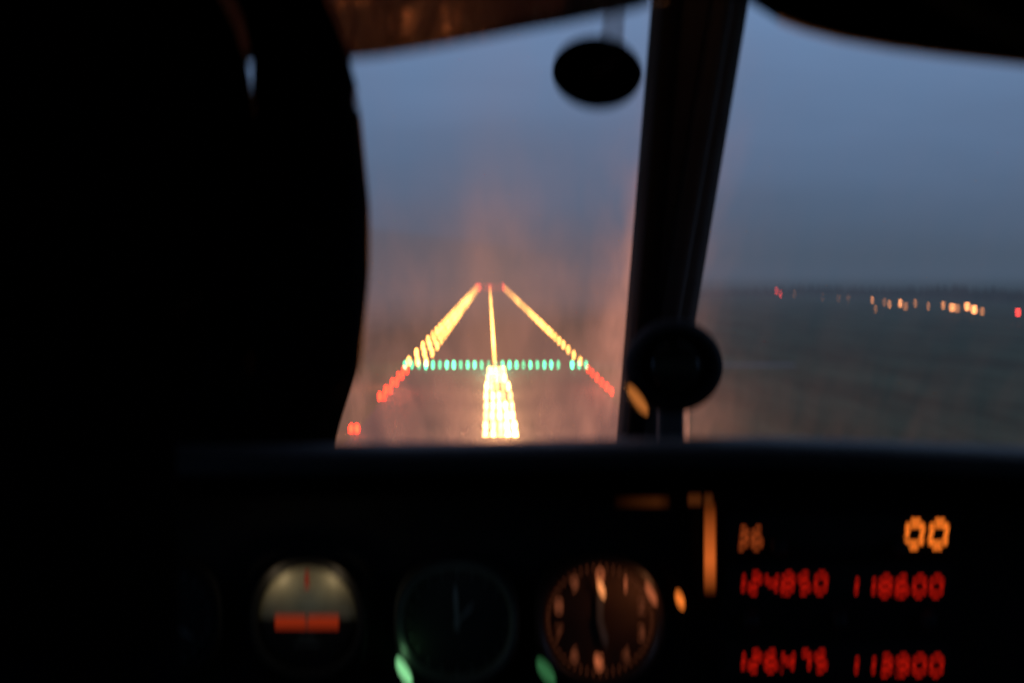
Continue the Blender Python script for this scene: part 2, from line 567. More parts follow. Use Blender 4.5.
def sm(t): t = max(0, min(1, t)); return t * t * (3 - 2 * t)


def glow_film_left(x, y):  # glow put into the density, round the lamps and the post edge
    f = 0.012
    f += 0.10 * sm((y - 120) / 300.0) * math.exp(-((x - 490) / 150.0) ** 2)
    f += 0.06 * math.exp(-((x - 500) / 38.0) ** 2 - ((y - 235) / 45.0) ** 2)
    f += 0.05 * sm((y - 230) / 180.0)
    edge = 652 - 35 * y / 440.0
    f += 0.45 * math.exp(-max(0, edge - x) / 13.0) * sm((y - 90) / 260.0)
    f += 0.03 * math.exp(-max(0, edge - x) / 60.0)
    f += 0.08 * math.exp(-abs(x - 345) / 22.0) * sm((y - 200) / 200.0)
    return f


def glow_film_right(x, y):
    edge = 742 - 60 * y / 440.0
    f = 0.006 + 0.05 * math.exp(-max(0, x - edge) / 26.0) * sm((y + 60) / 200.0)
    f += 0.11 * math.exp(-max(0, x - edge) / 24.0) * sm((y - 330) / 110.0)
    f += 0.022 * sm((y - 300) / 140.0) * math.exp(-max(0, x - 700) / 160.0)
    return f


def pane(name, x0, x1, y0, y1, glow_film, n=70):
    bm = bmesh.new()
    lay = bm.verts.layers.float.new('glow_film')
    rows = []
    for j in range(n + 1):
        y = y0 + (y1 - y0) * j / n
        row = []
        for i in range(n + 1):
            x = x0 + (x1 - x0) * i / n
            v = bm.verts.new(P(x, y, WD(y)))
            v[lay] = min(0.55, 1.65 * glow_film(x, y))
            row.append(v)
        rows.append(row)
    for a, b in zip(rows, rows[1:]):
        for i in range(n):
            bm.faces.new((a[i], a[i + 1], b[i + 1], b[i]))
    o = obj(name, bm, pm, smooth=True)
    return tag(o, kind='structure')
pane('windscreen', 100, 690, -200, 480, glow_film_left, 110)
pane('windscreen', 691, 1900, -200, 480, glow_film_right, 110)

# ---- centre post with its raised beads
PL = lambda y: 653 - 35 * y / 440.0
PR = lambda y: 747 - 55 * y / 330.0
def strip(x0f, x1f, y0, y1, dd, th, m, name, parent=None, n=30):
    bm = bmesh.new()
    rows = []
    for j in range(n + 1):
        y = y0 + (y1 - y0) * j / n
        d = WD(y) + dd
        a, b = x0f(y), x1f(y)
        row = []
        for i in range(9):
            t = i / 8
            bul = math.sin(math.pi * t) ** 0.6 * th
            row.append(P(a + (b - a) * t, y, d - bul))
        rows.append(row)
    sheet(bm, rows)
    o = obj(name, bm, m, parent, smooth=True)
    thicken(o, 0.004)
    return o
post = strip(PL, PR, -60, 475, -0.012, 0.018, trim, 'windscreen_post')
tag(post, kind='structure')
strip(lambda y: PL(y) + 10, lambda y: PL(y) + 26, -60, 470, -0.036, 0.006, black, 'bead', post)
strip(lambda y: PR(y) - 34, lambda y: PR(y) - 16, -60, 470, -0.034, 0.007, trim, 'bead', post)
# left post, hidden for the most part behind the pilot
LPE = [(-60, 187), (60, 219), (112, 238), (170, 290), (230, 330), (300, 358), (345, 361), (370, 356), (395, 348), (420, 340), (440, 335), (475, 331)]
lp = strip(lambda y: -60 + 0.1 * y, lambda y: lerp(LPE, y), -60, 475, -0.02, 0.02, lining, 'windscreen_pillar', n=90)
tag(lp, kind='structure')

# ---- ceiling: front edge as seen, running back over the seats
EDGE = [(-700, 150), (0, 66), (335, 57), (380, 53), (430, 45), (480, 36), (520, 28), (560, 21), (600, 13), (640, 5), (655, -2), (700, -8), (750, -5), (762, 4), (775, 12), (790, 22), (815, 31), (850, 40),
        (900, 49), (960, 57), (1024, 64), (1200, 85), (1900, 220)]
def ceil_sheet(x0, x1, n, offs):
    rows = []
    for dd, dh in offs:
        row = []
        for i in range(n + 1):
            x = x0 + (x1 - x0) * i / n
            y = lerp(EDGE, x)
            d = 1.0
            p = P(x, y, d) + BK * dd + UP * dh
            row.append(p)
        rows.append(row)
    return rows
bm = bmesh.new()
sheet(bm, ceil_sheet(656, 1900, 160, [(-0.22, 0.10), (-0.03, 0.004), (0.0, 0.0), (0.01, 0.004), (0.02, 0.03), (0.25, 0.09), (1.6, 0.12)]))
o = tag(obj('ceiling', bm, lining, smooth=True), kind='structure')
bm = bmesh.new()
sheet(bm, ceil_sheet(-900, 655, 160, [(-0.22, 0.10), (-0.012, 0.1)]) )
tag(obj('ceiling', bm, lining, smooth=True), kind='structure')
bm = bmesh.new()
sheet(bm, ceil_sheet(-900, 655, 60, [(0.06, 0.105), (0.4, 0.14), (1.6, 0.16)]))
tag(obj('ceiling', bm, lining, smooth=True), kind='structure')
# brown trim strip across the right of the ceiling
bm = bmesh.new()
sheet(bm, [[P(905, -30, 0.93), P(935, -30, 0.93)], [P(925, 0, 0.94), P(965, 0, 0.94)], [P(960, 20, 0.955), P(1010, 20, 0.955)], [P(1000, 40, 0.965), P(1060, 38, 0.965)], [P(1050, 54, 0.97), P(1130, 54, 0.97)]])
o = obj('ceiling_trim', bm, brown); thicken(o, 0.003); tag(o, kind='structure')

# ---- sun visor: crinkled brown tinted sheet; glints put in as pale metallic flecks
vis = mat('crinkled_brown_vinyl', (0.035, 0.026, 0.024), rough=0.26, spec=0.6, var=0.35, scale=14, bump=1.0, bscale=75)
nt = vis.node_tree
fn = nt.nodes.new('ShaderNodeTexNoise'); fn.inputs['Scale'].default_value = 70; fn.inputs['Detail'].default_value = 3
fr = nt.nodes.new('ShaderNodeValToRGB'); fr.color_ramp.elements[0].position = .54; fr.color_ramp.elements[1].position = .60
fc = nt.nodes.new('ShaderNodeTexCoord'); nt.links.new(fc.outputs['Object'], fn.inputs['Vector']); nt.links.new(fn.outputs['Fac'], fr.inputs[0])
fb = nt.nodes.new('ShaderNodeMixRGB'); fb.inputs[2].default_value = (.8, .55, .4, 1)
old = nt.nodes['Principled BSDF'].inputs['Base Color'].links[0].from_socket
nt.links.new(fr.outputs[0], fb.inputs[0]); nt.links.new(old, fb.inputs[1]); nt.links.new(fb.outputs[0], nt.nodes['Principled BSDF'].inputs['Base Color'])
nt.links.new(fr.outputs[0], nt.nodes['Principled BSDF'].inputs['Metallic'])
ou = nt.nodes['Material Output']; pb = nt.nodes['Principled BSDF']
tl = nt.nodes.new('ShaderNodeBsdfTranslucent'); tl.inputs[0].default_value = (0.14, 0.135, 0.135, 1)
mx = nt.nodes.new('ShaderNodeMixShader'); mx.inputs[0].default_value = 0.35
tp = nt.nodes.new('ShaderNodeBsdfTransparent'); tp.inputs[0].default_value = (0.75, 0.42, 0.33, 1)
m2 = nt.nodes.new('ShaderNodeMixShader'); m2.inputs[0].default_value = 0.12
nt.links.new(pb.outputs[0], mx.inputs[1]); nt.links.new(tl.outputs[0], mx.inputs[2])
nt.links.new(mx.outputs[0], m2.inputs[1]); nt.links.new(tp.outputs[0], m2.inputs[2]); nt.links.new(m2.outputs[0], ou.inputs['Surface'])
t = empty('sun_visor', frame(480, -40, 0.93))
tag(t, 'brown crinkled sun visor folded along the top of the left windscreen pane', 'sun visor')
bm = bmesh.new()
rows = []
for j in range(13):
    row = []
    for i in range(91):
        x = 60 + (648 - 60) * i / 90
        ye = lerp(EDGE, x)
        y = ye + (-190 - ye) * j / 12
        dz = 0.95 - 0.10 * j / 12 + 0.0025 * noise.noise(Vector((x * 0.02, y * 0.03, 1)))
        row.append(t.matrix_world.inverted() @ P(x, y, dz))
    rows.append(row)
sheet(bm, rows)
o = obj('visor_panel', bm, vis, t, smooth=True); thicken(o, 0.004)
bm = bmesh.new()
tube(bm, [t.matrix_world.inverted() @ P(x, lerp(EDGE, x) - 1.5, 0.95) for x in range(60, 649, 14)], 0.0028, n=8)
obj('edge_piping', bm, vinyl, t, smooth=True)

# ---- glareshield
GT = [(-700, 452), (300, 444), (480, 441), (640, 438), (760, 437), (860, 440), (1024, 447), (1300, 462), (1900, 500)]
prof = [(1.31, -0.036), (1.235, -0.035), (1.212, -0.028), (1.202, -0.018), (1.202, -0.010), (1.210, -0.003), (1.23, 0.0), (1.28, -0.004), (1.45, -0.020), (1.62, -0.036), (1.90, -0.060)]
bm = bmesh.new()
rows = []
for d, h in prof:
    rows.append([P(x, lerp(GT, x), 1.23) - BK * (d - 1.23) + UP * h for x in range(-700, 1901, 20)])
sheet(bm, rows)
matte = mat('matte_black_underside', (0.004, 0.004, 0.004), rough=1.0, spec=0.0)
o = obj('glareshield', bm, [vinyl, matte], smooth=True)
for p in o.data.polygons:
    if p.index < 130 * 3: p.material_index = 1
tag(o, 'black padded glareshield across the top of the instrument panel', 'glareshield')
# ---- instrument panel
bm = bmesh.new()
mwp = frame(512, 341.5, 1.32)
s13 = 1.32 / FPX
def px2(x, y, s=s13): return ((x - CX) * s, -(y - CY) * s)
box(bm, *(px2(-500, 0)[0], px2(1600, 0)[0]), px2(0, 1150)[1], px2(0, 452)[1], -0.012, -0.002, 0.002)
obj_panel = obj('instrument_panel', bm, black, mw=mwp)
tag(obj_panel, 'black crackle-painted instrument panel holding the dials and radios', 'instrument panel')

# ---- instruments
face_black = mat('dial_black', (0.008, 0.008, 0.008), rough=0.6)
face_warm = mat('dial_warm', (0.045, 0.025, 0.016), rough=0.7)
white_n = mat('needle_white', (0.14, 0.145, 0.14), rough=0.5)
amber_n = glow('numeral_amber', (1.0, 0.30, 0.11), 0.16, var=0.6)
def gauge_base(name, x, y, r_px, label, facem, bezm=black, power=2.6, sy=1.0):
    t = empty(name, frame(x, y, 1.312))
    tag(t, label, 'gauge')
    r = r_px * 1.312 / FPX
    bm = bmesh.new()
    lathe(bm, [(r * 1.16, -0.004), (r * 1.16, 0.005), (r * 1.12, 0.008)], n=48, power=power, cap=False, sy=sy)
    lathe(bm, [(r * 1.12, 0.008), (r * 1.0, 0.0082), (r * 0.97, 0.004), (r * 0.965, -0.002)], n=48, power=2.2, cap=False, sy=sy)
    obj('bezel', bm, bezm, t, smooth=True)
    bm = bmesh.new()
    lathe(bm, [(r * 0.97, -0.003), (r * 0.97, -0.001)], n=40, sy=sy)
    obj('dial_face', bm, facem, t)
    return t, r


def needle(t, ang, ln, wd, m, z=0.001, tail=0.2, name='pointer'):
    bm = bmesh.new()
    d = Vector((math.sin(ang), math.cos(ang), 0)); n = Vector((d.y, -d.x, 0))
    pts = [-d * ln * tail - n * wd, -d * ln * tail + n * wd, d * ln * 0.7 + n * wd * 1.2, d * ln, d * ln * 0.7 - n * wd * 1.2]
    a = [bm.verts.new(p + Vector((0, 0, z))) for p in pts]
    f = bm.faces.new(a)
    r = bmesh.ops.extrude_face_region(bm, geom=[f])
    for v in r['geom']:
        if isinstance(v, bmesh.types.BMVert): v.co.z += 0.0008
    return obj(name, bm, m, t)


def numerals(t, chars, r, size, m, sy=1.0, name='numeral'):
    for k, c in enumerate(chars):
        a = 2 * math.pi * k / len(chars)
        cu = bpy.data.curves.new(name, 'FONT')
        cu.body = c; cu.size = size; cu.align_x = 'CENTER'; cu.align_y = 'CENTER'; cu.extrude = 0.0002
        cu.offset = size * 0.02
        cu.materials.append(m if not callable(m) else m(k))
        tmp = bpy.data.objects.new(name, cu)
        C.objects.link(tmp)
        me = bpy.data.meshes.new_from_object(tmp.evaluated_get(bpy.context.evaluated_depsgraph_get()))
        me.name = name
        bpy.data.objects.remove(tmp)
        o = bpy.data.objects.new(name, me)
        C.objects.link(o); o.parent = t
        o.location = (math.sin(a) * r, math.cos(a) * r * sy, 0.0012)


def ticks(t, n, r0, r1, wd, m):
    bm = bmesh.new()
    for k in range(n):
        a = 2 * math.pi * k / n
        d = Vector((math.sin(a), math.cos(a), 0)); q = Vector((d.y, -d.x, 0)) * wd
        z = Vector((0, 0, 0.0006))
        bm.faces.new([bm.verts.new(p + z) for p in (d * r0 - q, d * r0 + q, d * r1 + q, d * r1 - q)])
    return obj('dial_marks', bm, m, t)


# airspeed, far left, barely lit
t, r = gauge_base('airspeed_gauge', 160, 618, 54, 'almost unlit round dial at the left end of the dial row, beside the pilot', face_black)
ticks(t, 24, r * .85, r * .95, .0006, white_n); needle(t, 2.1, r * .8, .0014, white_n)

# attitude indicator
t, r = gauge_base('attitude_indicator', 308, 618, 51, 'attitude indicator with grey-green upper half and an orange horizon bar', face_black, power=4.0, sy=1.04)
sky_m = mat('horizon_grey_green', (0.24, 0.23, 0.17), rough=0.5, spec=0.4, scale=60)
gnd_m = mat('horizon_dark', (0.012, 0.008, 0.006), rough=0.6)
bm = bmesh.new()
for half in (0, 1):
    n = 28
    grid = []
    for j in range(n // 2 + 1):
        row = []
        yy = (j / (n // 2)) * (0.96 if not half else -0.96)
        for i in range(n + 1):
            xx = -1 + 2 * i / n
            lim = math.sqrt(max(0, 0.93 - yy * yy))
            X = xx * lim
            z = 0.0065 * math.sqrt(max(0, 1 - X * X - yy * yy * 0.9)) - 0.0005
            row.append(bm.verts.new((X * r, yy * r * 1.04, z)))
        grid.append(row)
    for a, b in zip(grid, grid[1:]):
        for i in range(n):
            f = bm.faces.new((a[i], a[i + 1], b[i + 1], b[i])); f.material_index = half
obj('horizon_card', bm, [sky_m, gnd_m], t, smooth=True)
bar_m = glow('horizon_bar_orange', (1.0, 0.08, 0.02), 0.20, var=0.0)
bar_d = glow('pointer_dull_red', (1.0, 0.14, 0.07), 0.12, var=0.0)
for s in (-1, 1):
    bm = bmesh.new(); box(bm, min(s * r * .03, s * r * .62), max(s * r * .03, s * r * .62), -r * .17, r * .07, .0068, .0078, .0004); obj('wing_bar', bm, bar_m, t)
bm = bmesh.new(); box(bm, -r * .1, r * .1, -r * .17, -r * .03, .0068, .0076); obj('centre_dot', bm, bar_d, t)
bm = bmesh.new()
bm.faces.new([bm.verts.new(p) for p in ((-r * .05, r * .62, .0074), (r * .05, r * .62, .0074), (r * .04, r * .93, .0072), (-r * .04, r * .93, .0072))])
obj('bank_pointer', bm, bar_d, t)
for sx, e in ((-1, 0.006), (1, 0.005)):
    l = bpy.data.lights.new('dial_light', 'POINT'); l.energy = e; l.color = (1, .74, .42); l.shadow_soft_size = 0.003
    o = bpy.data.objects.new('dial_light', l); C.objects.link(o); o.parent = t; o.location = (sx * r * .60, r * .90, .013)
l = bpy.data.lights.new('dial_light', 'POINT'); l.energy = 0.0025; l.color = (.8, .95, .8); l.shadow_soft_size = 0.004
o = bpy.data.objects.new('dial_light', l); C.objects.link(o); o.parent = t; o.location = (0, r * .3, .04)

bm = bmesh.new()
for yy, hw in ((.22, .16), (.36, .26), (.50, .16), (-.34, .16), (-.48, .26)):
    a = [bm.verts.new((p * r, q * r, .0072)) for p, q in ((-hw, yy - .012), (hw, yy - .012), (hw, yy + .012), (-hw, yy + .012))]
    bm.faces.new(a)
obj('pitch_lines', bm, white_n, t)
# vertical speed, unlit; a faint added light lifts its pointers
t, r = gauge_base('vertical_speed_gauge', 457, 622, 54, 'dark dial with faint white pointers between the two lit dials', face_black, bezm=mat('bezel_grey', (.05, .055, .05), rough=.5))
l = bpy.data.lights.new('dial_light', 'POINT'); l.energy = 0.0022; l.color = (.4, 1, .45); l.shadow_soft_size = 0.003
o = bpy.data.objects.new('dial_light', l); C.objects.link(o); o.parent = t; o.location = (-r * .95, -r * .5, .012)
l = bpy.data.lights.new('dial_light', 'POINT'); l.energy = 0.0015; l.color = (.6, .8, 1); l.shadow_soft_size = 0.003
o = bpy.data.objects.new('dial_light', l); C.objects.link(o); o.parent = t; o.location = (0, r * .6, .05)
ticks(t, 20, r * .86, r * .95, .0005, white_n)
needle(t, -0.05, r * .72, .0016, white_n); needle(t, 0.75, r * .5, .0012, white_n, z=.0022)

# clock / altimeter with warm ring
t, r = gauge_base('altimeter', 600, 620, 57, 'dial with a glowing orange ring of numerals, left of the radio stack', face_warm, bezm=mat('bezel_warm', (.05, .03, .02), rough=.35, spec=.6))
dim = glow('numeral_dim', (1.0, 0.26, 0.11), 0.13, var=0.5)
hot = glow('numeral_hot', (1.0, 0.32, 0.10), 1.1, var=0.1)
mid = glow('numeral_mid', (1.0, 0.24, 0.09), 0.40, var=0.1)
numerals(t, '0123456789', r * .76, .0125, lambda k: {0: mid, 1: mid, 5: mid}.get(k, dim))
ticks(t, 50, r * .88, r * .95, .0005, dim)
needle(t, 0.0, r * .62, .0022, white_n); needle(t, 2.9, r * .5, .0022, white_n, z=.0022)
for x, y, L, m, a in ((601, 588, 17, hot, .35), (597, 660, 12, mid, .2), (650, 592, 22, mid, .5)):
    bm = bmesh.new(); s = 1.312 / FPX
    lathe(bm, [(0.0018, 0), (0.0022, .0006), (0.001, .001)], n=14, sy=L / 6.0, sx=1.0)
    o = obj('lit_marker', bm, m, t); X = (x - 600) * s; Y = -(y - 620) * s
    o.location = (X, Y, 0.004 if x < 640 else .0095); o.rotation_euler = (0, 0, a)
l = bpy.data.lights.new('dial_light', 'SPOT'); l.spot_size = R(130); l.spot_blend = 1; l.energy = 0.018; l.color = (1, .36, .14); l.shadow_soft_size = 0.004
o = bpy.data.objects.new('dial_light', l); C.objects.link(o); o.parent = t; o.location = (r * .75, r * .6, .026); o.rotation_euler = (R(-20), R(25), 0)

# post lamp
def small_lamp(name, x, y, w_, h_, a, m, label, cat='lamp', d=1.295):
    t = empty(name, frame(x, y, d, spin=a))
    tag(t, label, cat)
    s = d / FPX
    bm = bmesh.new(); lathe(bm, [(1.25, -0.010), (1.25, 0.0), (1.02, 0.001)], n=20, sx=w_ * s, sy=h_ * s, cap=False); obj('housing', bm, black, t)
    bm = bmesh.new(); lathe(bm, [(1.0, -0.0005), (0.8, 0.002), (0.3, 0.003)], n=20, sx=w_ * s, sy=h_ * s); obj('lens', bm, m, t)
    return t
post_m = glow('post_lamp_orange', (1.0, 0.22, 0.03), 1.0, var=0)
green_m = glow('indicator_green', (0.35, 1.0, 0.42), 0.75, var=0)
green_d = glow('indicator_green_dim', (0.18, 0.8, 0.28), 0.14, var=0)
small_lamp('post_lamp', 680, 600, 4, 9, .4, post_m, 'small orange post lamp between the orange-ringed dial and the radio stack')
small_lamp('indicator_lamp', 404, 672, 5, 15, .5, green_m, 'bright green indicator lamp at the lower left of the dark middle dial', 'indicator lamp')
small_lamp('indicator_lamp', 546, 672, 6, 15, .6, green_d, 'dim green indicator lamp at the lower left of the orange-ringed dial', 'indicator lamp')

# lit frame at the left of the radio stack
t = empty('panel_light', frame(710, 545, 1.30))
tag(t, 'orange strip light glowing down the left edge of the radio stack', 'strip light')
s = 1.30 / FPX
bm = bmesh.new(); box(bm, -9 * s, -6.2 * s, -50 * s, 52 * s, -.012, .004, .0006); box(bm, 6.2 * s, 9 * s, -50 * s, 42 * s, -.012, .004, .0006); obj('housing', bm, black, t)
def strip_glow(name, c, smax, axis, lo, hi, peak):
    m = glow(name, c, smax, var=0)
    nt = m.node_tree; e = [n for n in nt.nodes if n.type == 'EMISSION'][0]
    tc = nt.nodes.new('ShaderNodeTexCoord'); sp = nt.nodes.new('ShaderNodeSeparateXYZ'); nt.links.new(tc.outputs['Object'], sp.inputs[0])
    mr = nt.nodes.new('ShaderNodeMapRange'); mr.inputs['From Min'].default_value = lo; mr.inputs['From Max'].default_value = hi
    nt.links.new(sp.outputs[axis], mr.inputs['Value'])
    rp = nt.nodes.new('ShaderNodeValToRGB'); rp.color_ramp.elements[0].color = (0, 0, 0, 1); rp.color_ramp.elements[1].color = (.05, .05, .05, 1)
    q = rp.color_ramp.elements.new(peak); q.color = (1, 1, 1, 1)
    nt.links.new(mr.outputs[0], rp.inputs[0])
    mu = nt.nodes.new('ShaderNodeMath'); mu.operation = 'MULTIPLY'; mu.inputs[1].default_value = smax
    nt.links.new(rp.outputs[0], mu.inputs[0]); nt.links.new(mu.outputs[0], e.inputs['Strength'])
    return m
bm = bmesh.new(); box(bm, -5.5 * s, 5.5 * s, -48 * s, 40 * s, -.003, .001, .001)
obj('tube', bm, strip_glow('tube_orange', (1.0, 0.19, 0.03), 0.62, 'Y', -50 * s, 42 * s, .38), t)
bm = bmesh.new(); box(bm, -22 * s, 3 * s, 41 * s, 49 * s, -.003, .001, .001)
obj('corner', bm, glow('corner_orange', (1.0, 0.24, 0.05), 0.07, var=0), t)
t = empty('panel_light', frame(642, 502, 1.30))
tag(t, 'faint orange strip light under the glareshield above the orange-ringed dial', 'strip light')
bm = bmesh.new(); box(bm, -30 * s, 30 * s, 4.2 * s, 7 * s, -.01, .004, .0006); obj('housing', bm, black, t)
bm = bmesh.new(); box(bm, -28 * s, 28 * s, -4 * s, 4 * s, -.003, .001, .001)
obj('tube', bm, strip_glow('tube_orange_dim', (1.0, 0.24, 0.05), 0.05, 'X', -30 * s, 30 * s, .75), t)

# radios
SEG = {'0': 'abcdef', '1': 'bc', '2': 'abged', '3': 'abgcd', '4': 'fgbc', '5': 'afgcd', '6': 'afgedc', '7': 'abc', '8': 'abcdefg', '9': 'abcdfg'}
def seg_digit(bm, ch, x, y, w_, h_, th):
    sl = lambda yy: yy * 0.12
    def bar(x0, y0, x1, y1):
        if abs(x1 - x0) > abs(y1 - y0): q = [(x0, y0 - th), (x1, y1 - th), (x1, y1 + th), (x0, y0 + th)]
        else: q = [(x0 - th, y0), (x0 + th, y0), (x1 + th, y1), (x1 - th, y1)]
        bm.faces.new([bm.verts.new((x + a + sl(b), y + b, 0.0)) for a, b in q])
    W, H = w_ / 2, h_ / 2; g = th * 1.2
    for c in SEG.get(ch, ''):
        {'a': lambda: bar(-W + g, H, W - g, H), 'd': lambda: bar(-W + g, -H, W - g, -H), 'g': lambda: bar(-W + g, 0, W - g, 0),
         'b': lambda: bar(W, g, W, H - g), 'c': lambda: bar(W, -H + g, W, -g), 'e': lambda: bar(-W, -H + g, -W, -g), 'f': lambda: bar(-W, g, -W, H - g)}[c]()
red_seg = glow('digits_red', (1.0, 0.016, 0.006), 0.60, var=0.1)
org_seg = glow('digits_orange', (1.0, 0.20, 0.02), 1.8, var=0)
org_dim = glow('digits_orange_dim', (1.0, 0.16, 0.03), 0.4, var=0)
def radio(yc, h_px, label, rows):
    d = 1.302
    t = empty('radio', frame(838, yc, d)); tag(t, label, 'radio')
    s = d / FPX
    bm = bmesh.new(); box(bm, -118 * s, 122 * s, -h_px / 2 * s, h_px / 2 * s, -.012, .0, .0012); obj('faceplate', bm, black, t)
    bm = bmesh.new(); box(bm, -112 * s, 112 * s, (h_px * .5 - 34) * s, (h_px * .5 - 5) * s, .0005, .0012); obj('display_window', bm, face_black, t)
    for txt, x, y, cw, chh, m in rows:
        bm = bmesh.new()
        xx = 0
        for c in txt:
            if c == '.':
                q = (xx - cw * .38) * s
                r_ = .0007
                bm.faces.new([bm.verts.new(p) for p in ((q - r_, -chh / 2 * s - r_, 0), (q + r_, -chh / 2 * s - r_, 0), (q + r_, -chh / 2 * s + r_, 0), (q - r_, -chh / 2 * s + r_, 0))])
                continue
            if c != ' ': seg_digit(bm, c, xx * s, 0, cw * .62 * s, chh * s, (1.6 if chh < 20 else 2.2) * s)
            xx += cw
        o = obj('digits', bm, m, t)
        o.location = ((x - 838) * s, -(y - yc) * s, .0018)
    for kx in (-88, 0, 88) if h_px > 60 else (-60, 60):
        bm = bmesh.new()
        lathe(bm, [(.0062, 0.0005), (.0058, .011), (.0045, .013), (.001, .0132)], n=20, off=(kx * s, -h_px * .27 * s, 0))
        obj('knob', bm, vinyl, t, smooth=True)
radio(533, 46, 'topmost radio with orange digits at both ends of its display', [('36', 742, 538, 15, 17, org_dim), ('00', 914, 534, 24, 22, org_seg)])
radio(598, 76, 'middle radio with two red frequency displays, below the orange digits', [('124.850', 738, 583, 16.5, 16, red_seg), ('118.600', 851, 586, 17, 16, red_seg)])
radio(676, 76, 'lowest radio with two red frequency displays at the bottom of the stack', [('126.475', 738, 661, 16.5, 16, red_seg), ('113.900', 851, 665, 17, 16, red_seg)])

# ---- compass on the centre post
t = empty('magnetic_compass', frame(674, 366, 1.36))
tag(t, 'black ball-shaped compass mounted low on the windscreen centre post', 'compass')
s = 1.36 / FPX
bm = bmesh.new()
lathe(bm, [(0.2 * 49 * s, -.032), (.7 * 49 * s, -.028), (.93 * 49 * s, -.016), (49 * s, 0.0), (.97 * 49 * s, .010), (.86 * 49 * s, .017), (.72 * 49 * s, .019), (.70 * 49 * s, .015)], n=48, sy=.96, cap=False)
obj('case', bm, black, t, smooth=True)
bm = bmesh.new(); lathe(bm, [(.705 * 49 * s, .0145), (.4 * 49 * s, .018), (.02, .019)][:2] + [(.001, .0195)], n=36, sy=.96)
obj('bowl', bm, mat('compass_bowl', (.012, .014, .010), rough=.12, spec=.5), t, smooth=True)
bm = bmesh.new(); box(bm, -.4 * 49 * s, .4 * 49 * s, -.005, .005, .0185, .0200, .0005); obj('card_window', bm, mat('compass_card', (.03, .034, .02), rough=.5), t)
bm = bmesh.new(); box(bm, -.010, .008, -.085, -.022, -.030, -.010, .003); obj('bracket', bm, trim, t)
small_lamp('reflected_lamp', 638, 400, 5, 17, .62, glow('reflection_orange', (1.0, 0.30, 0.06), 0.42, var=0), 'slim glowing orange reflection at the lower left of the compass', 'lamp', d=1.34)
bpy.data.objects['reflected_lamp'].name = 'lamp_reflection'  # an orange reflection, put in as a glowing lens

# ---- thermometer through the top of the windscreen
t = empty('thermometer', frame(597, 73, 1.10, spin=-.12))
tag(t, 'round black outside-air thermometer hanging at the top of the windscreen by the post', 'thermometer')
s = 1.10 / FPX
bm = bmesh.new(); lathe(bm, [(.3 * 45 * s, -.016), (.85 * 45 * s, -.012), (45 * s, -.004), (45 * s, .006), (.92 * 45 * s, .009), (.88 * 45 * s, .006)], n=48, sy=.79, cap=False)
obj('case', bm, matte, t, smooth=True)
bm = bmesh.new(); lathe(bm, [(.9 * 45 * s, .004), (.9 * 45 * s, .0055)], n=40, sy=.79); obj('dial_face', bm, matte, t)
needle(t, .9, .016, .0008, white_n, z=.006)
stem_m = bpy.data.materials.new('clear_stem'); stem_m.use_nodes = True
sb = stem_m.node_tree.nodes['Principled BSDF']; sb.inputs['Base Color'].default_value = (.55, .65, .75, 1); sb.inputs['Roughness'].default_value = .4; sb.inputs['Alpha'].default_value = .35
bm = bmesh.new(); lathe(bm, [(.0075, .0), (.0062, .012), (.0062, .034)], n=16)
bmesh.ops.transform(bm, matrix=Matrix.Translation((.006, 45 * s * .66, 0)) @ Matrix.Rotation(R(-90), 4, 'X'), verts=bm.verts)
obj('stem', bm, stem_m, t, smooth=True)

# ---- cabin sides, floor and rear bulkhead
def quad(name, pts, m):
    bm = bmesh.new(); sheet(bm, [pts[:2], [pts[3], pts[2]]]); o = obj(name, bm, m); thicken(o, .01); return tag(o, kind='structure')
def L(x, y, d): return EYE + RT * x + UP * y - BK * d
glass = bpy.data.materials.new('side_glass'); glass.use_nodes = True
nt = glass.node_tree; nt.nodes.clear()
a_ = nt.nodes.new('ShaderNodeBsdfTransparent'); a_.inputs[0].default_value = (.85, .88, .9, 1)
b_ = nt.nodes.new('ShaderNodeBsdfGlossy'); b_.inputs['Roughness'].default_value = .05
c_ = nt.nodes.new('ShaderNodeMixShader'); c_.inputs[0].default_value = .04
o_ = nt.nodes.new('ShaderNodeOutputMaterial')
nt.links.new(a_.outputs[0], c_.inputs[1]); nt.links.new(b_.outputs[0], c_.inputs[2]); nt.links.new(c_.outputs[0], o_.inputs['Surface'])
for X in (-.62, .95):
    quad('cabin_wall', [L(X, -.75, -.9), L(X, -.10, -.9), L(X, -.10, 1.85), L(X, -.75, 1.85)], lining)
    quad('cabin_wall', [L(X, .20, -.9), L(X, .32, -.9), L(X, .32, 1.6), L(X, .20, 1.6)], lining)
    for d0, d1 in ((-.9, -.7), (.1, .2), (1.05, 1.15)):
        quad('cabin_wall', [L(X, -.094, d0), L(X, .194, d0), L(X, .194, d1), L(X, -.094, d1)], lining)
    for d0, d1 in ((-.69, .09), (.21, 1.04)):
        bm = bmesh.new(); sheet(bm, [[L(X, -.094, d0), L(X, .194, d0)], [L(X, -.094, d1), L(X, .194, d1)]])
        tag(obj('side_window', bm, glass), kind='structure')
quad('cabin_floor', [L(-.62, -.75, -.9), L(.95, -.75, -.9), L(.95, -.75, 1.85), L(-.62, -.75, 1.85)], lining)
quad('cabin_bulkhead', [L(-.62, -.75, -.9), L(.95, -.75, -.9), L(.95, .32, -.9), L(-.62, .32, -.9)], lining)
quad('cabin_roof', [L(-.62, .33, -.9), L(.95, .33, -.9), L(.95, .33, 1.0), L(-.62, .33, 1.0)], lining)
quad('firewall', [L(-.62, -.75, 1.86), L(.95, -.75, 1.86), L(.95, -.135, 1.86), L(-.62, -.135, 1.86)], lining)

